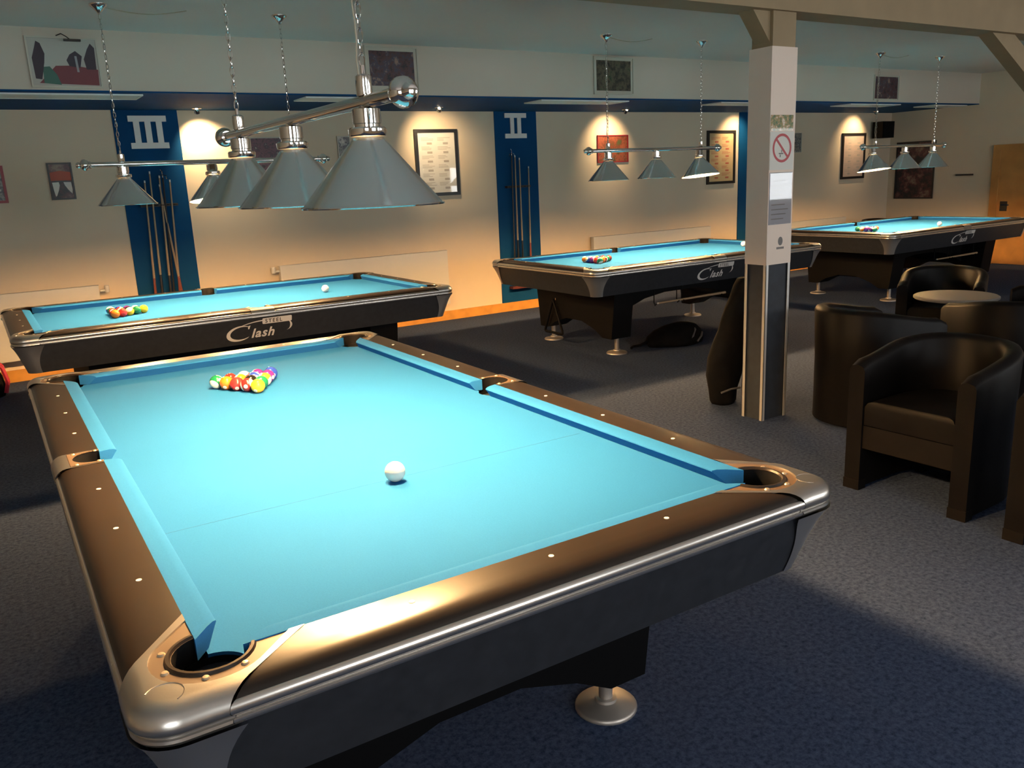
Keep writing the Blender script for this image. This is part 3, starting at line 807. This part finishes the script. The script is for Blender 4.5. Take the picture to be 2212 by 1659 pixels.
def bridge_rest(x0, z0, x1, z1, label):
    y = BACK_Y - .012 - .062; o = empty('bridge_rest', (x0, y, z0)); dx, dz = x1 - x0, z1 - z0
    k = MB(); k.tube([(0, 0, 0), (dx, 0, dz)], [.011, .008], 8); k.build('shaft', 'cue_butt', o)
    k = MB(); k.tube([(dx - .035, 0, dz - .012), (dx - .030, 0, dz + .018), (dx, 0, dz + .024), (dx + .030, 0, dz + .018), (dx + .035, 0, dz - .012)], .0055, 6)
    k.tube([(dx, 0, dz), (dx, 0, dz + .055), (dx - .014, 0, dz + .075)], .0045, 6); k.build('bridge_head', 'chrome', o)
    tag(o, label, 'cue rest')
bridge_rest(.640, .30, .694, 1.72, 'black cue rest with chrome bridge head on column III')
bridge_rest(4.545, .30, 4.568, 1.83, 'black cue rest with chrome bridge head on column II')

# ------------------------------------------------------------------ pictures
def picture(name, x0, x1, z0, z1, y, fm, pm, label, cat, fw_=.02, mat_w=0.0, glass=False, depth=.02):
    """hangs on a wall facing -Y; z0 = lower edge."""
    o = empty(name, ((x0 + x1) / 2, y, z0)); w = (x1 - x0) / 2; h = z1 - z0
    k = MB()
    for bx in ((-w, w, 0, fw_), (-w, w, h - fw_, h), (-w, -w + fw_, fw_, h - fw_), (w - fw_, w, fw_, h - fw_)): k.box(bx[0], bx[1], -depth, 0, bx[2], bx[3])
    k.build('frame', fm, o, smooth=False)
    if mat_w:
        boxobj('mount', 'frame_light', o, -w + fw_, w - fw_, -depth * .4, 0, fw_, h - fw_)
    boxobj('print', pm, o, -w + fw_ + mat_w, w - fw_ - mat_w, -depth * .5, 0, fw_ + mat_w, h - fw_ - mat_w)
    if glass: boxobj('glass', 'clear_pane', o, -w + fw_, w - fw_, -depth * .75, -depth * .65, fw_, h - fw_)
    return tag(o, label, cat)
UY = SOF_Y; LY = BACK_Y
def blob(parent, name, m, pts, y):
    k = MB(); k.add([(a_, y, b_) for a_, b_ in pts], [tuple(range(len(pts)))]); return k.build(name, m, parent, smooth=False)
o = picture('framed_print', -.355, .112, 2.352, 2.700, UY, 'frame_light', 'print_paper', 'pale framed print with red, green and dark shapes above column III', 'picture', .012)
yb = -.0105
blob(o, 'printed_shape', 'print_crimson', [(-.18, .03), (.21, .02), (.215, .13), (.06, .155), (-.06, .150), (-.10, .11)], yb)
blob(o, 'printed_shape', 'print_green', [(-.15, .03), (-.04, .02), (-.06, .09), (-.10, .145), (-.145, .14)], yb - .0003)
blob(o, 'printed_shape', 'print_dark', [(-.20, .06), (-.16, .055), (-.13, .17), (-.12, .23), (-.14, .30), (-.165, .315), (-.18, .27), (-.205, .20)], yb - .0005)
blob(o, 'printed_shape', 'print_dark', [(.14, .13), (.205, .13), (.21, .28), (.185, .31), (.16, .27), (.13, .20)], yb - .0003)
blob(o, 'printed_shape', 'print_dark', [(.03, .15), (.10, .14), (.12, .22), (.08, .255), (.04, .23), (.015, .19)], yb - .0004)
blob(o, 'printed_shape', 'print_grey', [(.075, .11), (.09, .11), (.085, .22), (.070, .22)], yb - .0006)
k = MB(); k.tube([(-.03, -.03, .352), (.0, -.06, .362), (.03, -.07, .342), (.05, -.07, .325)], .004, 6); k.box(.01, .12, -.085, -.055, .312, .326); k.build('picture_light', 'rack_wood', o)
picture('team_photo', 2.225, 2.735, 2.372, 2.742, UY, 'frame_light', 'photo_team', 'dark team photograph in a pale mount on the upper wall left of column II', 'picture', .012, .028)
picture('group_photo', 4.742, 5.275, 2.372, 2.745, UY, 'frame_light', 'photo_dark', 'blackish group photograph in a pale mount on the upper wall above column II', 'picture', .012, .026)
picture('poster_photo', 9.43, 9.97, 2.360, 2.680, UY, 'frame_light', 'photo_team', 'small dark photograph on the upper wall right of the white post', 'picture', .010, .012)
picture('red_framed_notice', -.86, -.572, 1.556, 1.868, LY, 'frame_red', 'photo_mixed', 'notice in a red frame on the wall left of the arched picture', 'picture', .022)
o = picture('arched_picture', -.240, -.045, 1.562, 1.880, LY, 'frame_black', 'photo_poster', 'small dark picture with two white curved shapes, left of column III', 'picture', .014)
blob(o, 'printed_shape', 'ink_red', [(-.082, .165), (.082, .165), (.082, .235), (.0, .25), (-.082, .235)], yb)
blob(o, 'printed_shape', 'paper', [(-.075, .150), (-.022, .152), (-.018, .125), (-.030, .085), (-.052, .035), (-.062, .028), (-.070, .085)], yb - .0003)
blob(o, 'printed_shape', 'paper', [(.075, .150), (.015, .152), (.022, .125), (.045, .085), (.072, .050), (.078, .085)], yb - .0003)
picture('people_photo', 1.55, 2.04, 1.60, 2.075, LY, 'frame_light', 'photo_people', 'photograph of people behind the lamp shades between columns III and II', 'picture', .012)
picture('small_photo', 2.46, 2.60, 1.83, 2.075, LY, 'frame_light', 'photo_mixed', 'small photograph beside the people photograph behind the lamp', 'picture', .010)
def rule_sheet(x0, x1, z0, z1, pm, im, label, seed):
    o = picture('framed_rule_sheet', x0, x1, z0, z1, LY, 'frame_black', pm, label, 'framed sheet', .036, 0, True, .026)
    w = (x1 - x0) / 2 - .07; h = z1 - z0 - .14; rnd = random.Random(seed); k = MB()
    for c in (0, 1):
        for r_ in range(6):
            zz = .07 + h * (1 - (r_ + .5) / 6); xx = -w + c * w * 1.02
            for j in range(3):
                k.box(xx + .01, xx + w * rnd.uniform(.45, .9), -.0142, -.0132, zz + .025 - j * .014, zz + .030 - j * .014)
            k.box(xx + w * .40, xx + w * .72, -.0142, -.0132, zz - .045, zz - .022)
    k.build('print_lines', im, o, smooth=False)
    return o
rule_sheet(3.350, 3.885, 1.415, 2.135, 'paper', 'ink_soft', 'tall black framed rule sheet with diagrams left of column II', 1)
rule_sheet(7.81, 8.36, 1.365, 2.085, 'paper_yellow', 'ink_red', 'tall black framed yellowish sheet just left of the white post', 2)
rule_sheet(10.74, 11.32, 1.325, 2.020, 'paper_pink', 'ink_soft', 'tall black framed pinkish sheet under the spot right of the white post', 3)
picture('redgreen_picture', 5.895, 6.395, 1.71, 2.045, LY, 'frame_red', 'photo_redgreen', 'red and green picture on the wall behind the lamp beside column II', 'picture', .012)
picture('small_poster', 9.46, 9.775, 1.755, 2.04, LY, 'frame_light', 'photo_mixed', 'small light poster on the wall just right of the white post', 'picture', .008)
# right-hand wall, facing -X
o = picture('large_poster', -.33, .33, .965, 1.855, 0, 'frame_black', 'photo_poster', 'large dark poster on the right-hand wall near the speaker', 'poster', .02)
o.location = (RIGHT_X, 5.395, .965); o.rotation_euler = (0, 0, -PI / 2)
k = MB(); k.box(-.03, 0, -.13, .13, -.012, .012); o = k.build('wall_shelf', 'frame_black', smooth=False); o.location = (RIGHT_X, 4.575, 1.316)
tag(o, 'short dark ledge on the right-hand wall between poster and door', 'ledge')

# speaker in the corner
o = empty('wall_speaker', (11.56, 5.72, 1.93)); k = MB()
k.prism([(-.15, -.11), (.15, -.11), (.12, .09), (-.12, .09)], .0, .25); k.build('cabinet', 'plastic_black', o, smooth=False)
k = MB(); k.box(-.135, .135, -.120, -.110, .015, .235); k.build('grille', 'fabric_black', o, smooth=False)
k = MB(); k.box(-.02, .02, .09, .135, .10, .15); k.build('bracket', 'plastic_black', o, smooth=False)
tag(o, 'black loudspeaker under the soffit in the far corner', 'speaker')

# door in the right wall
o = tag(empty('door_1', (RIGHT_X, 3.62, 0)), kind='structure')
boxobj('door_leaf', 'door_wood', o, -.035, 0, -.42, .42, .01, 1.65)
k = MB(); k.box(-.05, 0, .42, .53, 0, 1.73); k.box(-.05, 0, -.53, -.42, 0, 1.73); k.box(-.05, 0, -.42, .42, 1.65, 1.73); k.build('door_frame', 'door_wood', o, smooth=False)
k = MB(); k.box(-.045, -.035, .27, .37, .78, .92); k.build('lock_plate', 'rack_wood', o, smooth=False)
k = MB(); k.tube([(-.045, .33, .87), (-.085, .33, .87), (-.085, .22, .87)], .009, 8); k.build('door_handle', 'chrome', o)

# ------------------------------------------------------------------ radiators
def radiator(x0, x1, z0, z1, vx, label):
    o = empty('radiator', ((x0 + x1) / 2, BACK_Y - .022, z0)); w = (x1 - x0) / 2; h = z1 - z0
    k = MB(); k.box(-w, w, -.085, -.030, 0, h); k.build('panel', 'radiator_white', o, smooth=False)
    k = MB(); k.box(-w - .004, w + .004, -.089, -.026, h, h + .006); k.build('top_grille', 'radiator_white', o, smooth=False)
    for s in (-.8, .8):
        boxobj('bracket', 'radiator_white', o, s * w - .02, s * w + .02, -.030, 0, h * .3, h * .7)
    if vx is not None:
        c = vx - (x0 + x1) / 2; s = 1 if c > 0 else -1
        k = MB(); k.tube([(c - s * .06, -.06, h - .05), (c, -.06, h - .05)], .011, 8); k.lathe([(.0, -.03), (.019, -.03), (.021, -.02), (.021, .028), (.016, .034), (.0, .034)], (c, -.06, h - .035), 14, axis=2, caps=False)
        k.build('valve', 'radiator_white', o)
    tag(o, label, 'radiator', 'panel radiators on the back wall')
radiator(-2.0, .005, .20, .785, .075, 'white panel radiator left of column III')
radiator(1.69, 3.62, .20, .805, 1.625, 'white panel radiator between columns III and II')
radiator(5.73, 7.80, .20, .795, None, 'white panel radiator right of column II')
radiator(9.35, 10.80, .16, .740, None, 'white panel radiator behind the table by the wooden door')

# ------------------------------------------------------------------ tub chairs
def make_chair(name='tub_chair'):
    """faces local +X, origin on the floor under its middle."""
    root = empty(name)
    r = .262; fx = .295; t = .040
    path = [(fx - i * fx / 6, r) for i in range(6)] + [(r * math.cos(q), r * math.sin(q)) for q in [PI / 2 + PI * i / 20 for i in range(21)]] + [(i * fx / 6, -r) for i in range(1, 7)]
    path = [(x * (1.0 if x > 0 else 1.08), y) for x, y in path]
    m = len(path)
    rings = []
    for i, (x, y) in enumerate(path):
        p0 = path[max(i - 1, 0)]; p1 = path[min(i + 1, m - 1)]
        tx, ty = p1[0] - p0[0], p1[1] - p0[1]; l = math.hypot(tx, ty); nx, ny = -ty / l, tx / l    # points to the inside
        f = min(1, max(0, (x + .28) / (fx + .28))); f = f * f * (3 - 2 * f)
        h = .725 - .075 * f
        if i in (0, m - 1): h -= .022
        flare = .012 * (1 - f)
        sec = [(-t, .015), (-t, .40), (-t - flare, h - .028), (-t * .72 - flare, h - .008), (-flare, h), (t * .72 - flare, h - .008), (t - flare, h - .028), (t, .42), (t, .015)]
        rings.append([(x + nx * d, y + ny * d, z) for d, z in sec])
    k = MB(); k.loft(rings); k.build('shell', 'leather', root, angle=55)
    seat = []
    def outline(g): return [(fx - .01 - g * .3, r - t - .004 - g)] + [((r - t - .004 - g) * math.cos(q) * 1.05, (r - t - .004 - g) * math.sin(q)) for q in [PI / 2 + PI * i / 16 for i in range(17)]] + [(fx - .01 - g * .3, -(r - t - .004 - g))]
    k = MB(); k.loft([[(x, y, z) for x, y in outline(g)] for g, z in ((.0, .335), (.0, .425), (.012, .445), (.04, .455))]); k.build('seat', 'leather', root, angle=40)
    k = MB(); k.box(fx - .06, fx - .012, -(r - t), r - t, .215, .330); k.build('front_rail', 'leather_front', root, smooth=False)
    for s in (-1, 1):
        k = MB(); k.box(fx - .055, fx + .004, s * r - .042, s * r + .042, .0, .05); k.build('leg', 'leather_front', root, smooth=False)
    for s in (-1, 1):
        k = MB(); k.box(-.20, -.15, s * .17 - .02, s * .17 + .02, 0, .03); k.build('glide', 'plastic_black', root, smooth=False)
    return root
ch = make_chair()
CH = [((2.855, -.545), PI + .03, 'black leather tub chair facing the crosswise table, wholly in view'),
      ((2.83, -1.335), PI + .02, 'black leather tub chair next to the one facing the crosswise table'),
      ((3.66, .40), -.25, 'black leather tub chair turned away, right behind the white post'),
      ((4.50, -.02), 1.0, 'black leather tub chair in the dark, right of the one behind the post'),
      ((5.50, 1.02), PI + .45, 'black leather tub chair on the far side of the white-topped low table'),
      ((10.75, 5.05), -1.75, 'black leather tub chair in the far corner behind the pool table'),
      ((5.35, .05), 2.2, 'black leather tub chair at the dark end of the low table')]
for i, (p, a_, lb) in enumerate(CH):
    c = ch if i == 0 else copy_tree(ch)
    c.location = (p[0], p[1], 0); c.rotation_euler = (0, 0, a_)
    tag(c, lb, 'chair', 'black tub chairs')
# low table with a pale round top
o = empty('low_table', (4.98, .62, 0)); k = MB()
k.lathe([(.0, .585), (.27, .585), (.28, .592), (.28, .604), (.27, .61), (.0, .61)], n=40, caps=False); k.build('table_top', 'table_white', o, angle=30)
k = MB(); k.lathe([(.035, .02), (.035, .585)], n=16); k.build('column', 'chrome', o)
k = MB(); k.lathe([(.0, 0), (.22, 0), (.22, .010), (.05, .03), (.0, .03)], n=32, caps=False); k.build('base', 'brushed_steel', o, angle=30)
tag(o, 'low round table with pale top among the tub chairs', 'table')

# ------------------------------------------------------------------ bags and small things
def blob_loft(rows, n=18, mi=0, k=None, seed=1, wob=.06):
    """rows: (cx, cy, z, rx, ry); returns a soft closed body."""
    rnd = random.Random(seed); k = k or MB(); ph = [rnd.uniform(0, 6.3) for _ in range(3)]
    rings = []
    for cx_, cy_, z, rx, ry in rows:
        rings.append([(cx_ + rx * (1 + wob * math.sin(3 * t + ph[0] + z * 9) + wob * .6 * math.sin(5 * t + ph[1] - z * 14)) * math.cos(t),
                       cy_ + ry * (1 + wob * math.sin(4 * t + ph[2] + z * 7)) * math.sin(t), z) for t in [2 * PI * i / n for i in range(n)]])
    k.loft(rings, True, True, mi); return k
o = empty('cue_bag', (3.30, 1.23, 0))
rows = [(-.03, 0, .0, .085, .07), (-.03, 0, .02, .098, .08), (-.04, 0, .10, .105, .085), (-.035, 0, .20, .135, .10), (-.01, 0, .32, .140, .10), (.02, 0, .42, .120, .095),
        (.045, -.01, .50, .112, .09), (.065, -.02, .58, .115, .09), (.085, -.03, .66, .115, .085), (.10, -.04, .72, .105, .08), (.115, -.05, .80, .095, .075), (.12, -.05, .85, .07, .06)]
blob_loft(rows, seed=4).build('bag_body', 'fabric_black', o, angle=80)
k = MB(); k.tube([(.14, -.02, .62), (.165, -.035, .45), (.155, -.04, .25), (.13, -.045, .12), (.12, -.05, .03)], [.012, .016, .018, .02, .014], 8); k.build('strap', 'fabric_black', o)
k = MB(); k.tube([(-.13, -.075, .10), (-.06, -.10, .12), (.04, -.085, .11)], .007, 6); k.build('piping', 'fabric_grey', o)
tag(o, 'tall soft black bag slumped against the back of the white post', 'bag')
o = empty('backpack', (4.46, 2.98, 0), -.25)
rows = [(0, 0, .0, .27, .17), (0, 0, .03, .29, .185), (.02, 0, .08, .28, .18), (.05, 0, .13, .23, .16), (.08, 0, .17, .16, .12), (.09, 0, .19, .08, .06)]
blob_loft(rows, seed=9).build('bag_body', 'fabric_black', o, angle=80)
k = MB(); k.tube([(.06, -.17, .04), (.12, -.165, .09), (.16, -.13, .14), (.17, -.06, .165)], .010, 6); k.build('stripe', 'fabric_grey', o)
k = MB(); k.tube([(.17, -.155, .03), (.22, -.14, .075), (.25, -.10, .10)], .010, 6); k.build('stripe', 'fabric_grey', o)
k = MB(); k.tube([(-.28, -.02, .05), (-.36, -.05, .03), (-.42, -.02, .02), (-.46, -.06, .015)], .012, 6); k.build('strap', 'fabric_black', o)
tag(o, 'flat black backpack with grey stripes on the carpet under the pool table', 'bag')
o = empty('sports_bag', (-1.02, 5.36, 0))
rows = [(0, 0, .0, .15, .17), (0, 0, .05, .17, .19), (-.01, 0, .16, .165, .185), (-.03, 0, .26, .14, .16), (-.05, 0, .33, .09, .11), (-.05, 0, .36, .04, .05)]
blob_loft(rows, seed=12, wob=.03).build('bag_body', 'fabric_black', o, angle=80)
for y_ in (-.10, .0):
    k = MB(); k.tube([(.155, y_ * 1.1, .03), (.182, y_, .12), (.158, y_, .24), (.10, y_ * .9, .31)], .018, 6); k.build('stripe', 'fabric_red', o)
tag(o, 'black and red striped bag on the floor by the radiator', 'bag')
# triangle hung on the end pedestal of the table beside the post
o = empty('ball_triangle', (3.665, 3.775, .435)); k = MB()
tri = [(0, 0), (-.150, -.325), (.150, -.325)]
pt = []
for i in range(3):
    A, B, C_ = Vector(tri[i - 1]), Vector(tri[i]), Vector(tri[(i + 1) % 3])
    for q in range(5):
        t = q / 4; p = B + (A - B).normalized() * .03 * (1 - t) ** 2 + (C_ - B).normalized() * .03 * t ** 2
        pt.append((0, p.x, p.y))
pt.append(pt[0])
k.tube(pt, .013, 6); k.build('frame', 'plastic_black', o)
k = MB(); k.tube([(0, 0, .0), (.03, 0, .01), (.032, 0, -.012)], .004, 6); k.build('hook', 'chrome', o)
tag(o, 'black plastic ball triangle hung on the end of the pool table', 'triangle')
# mechanical bridge under the near side of that table
o = empty('bridge_stick', (4.262, 2.96, .405)); k = MB()
k.tube([(0, 0, 0), (.86, 0, .006)], [.008, .013], 10); k.build('shaft', 'cue_maple', o)
k = MB(); k.tube([(-.015, 0, 0), (.004, 0, 0)], [.007, .008], 8); k.build('ferrule', 'ferrule', o)
for x in (-.04, .24, .30, .80):
    k = MB(); k.tube([(x, .015, .17), (x, .015, .01), (x, .0, -.018), (x, -.018, .0)], .005, 6); k.build('hook', 'plastic_black', o)
tag(o, 'orange wooden bridge stick hooked under the side of the pool table', 'cue rest')
o2 = copy_tree(o); o2.location = (8.75, 3.00, .405); o2['label'] = 'wooden bridge stick hooked under the pool table by the door'
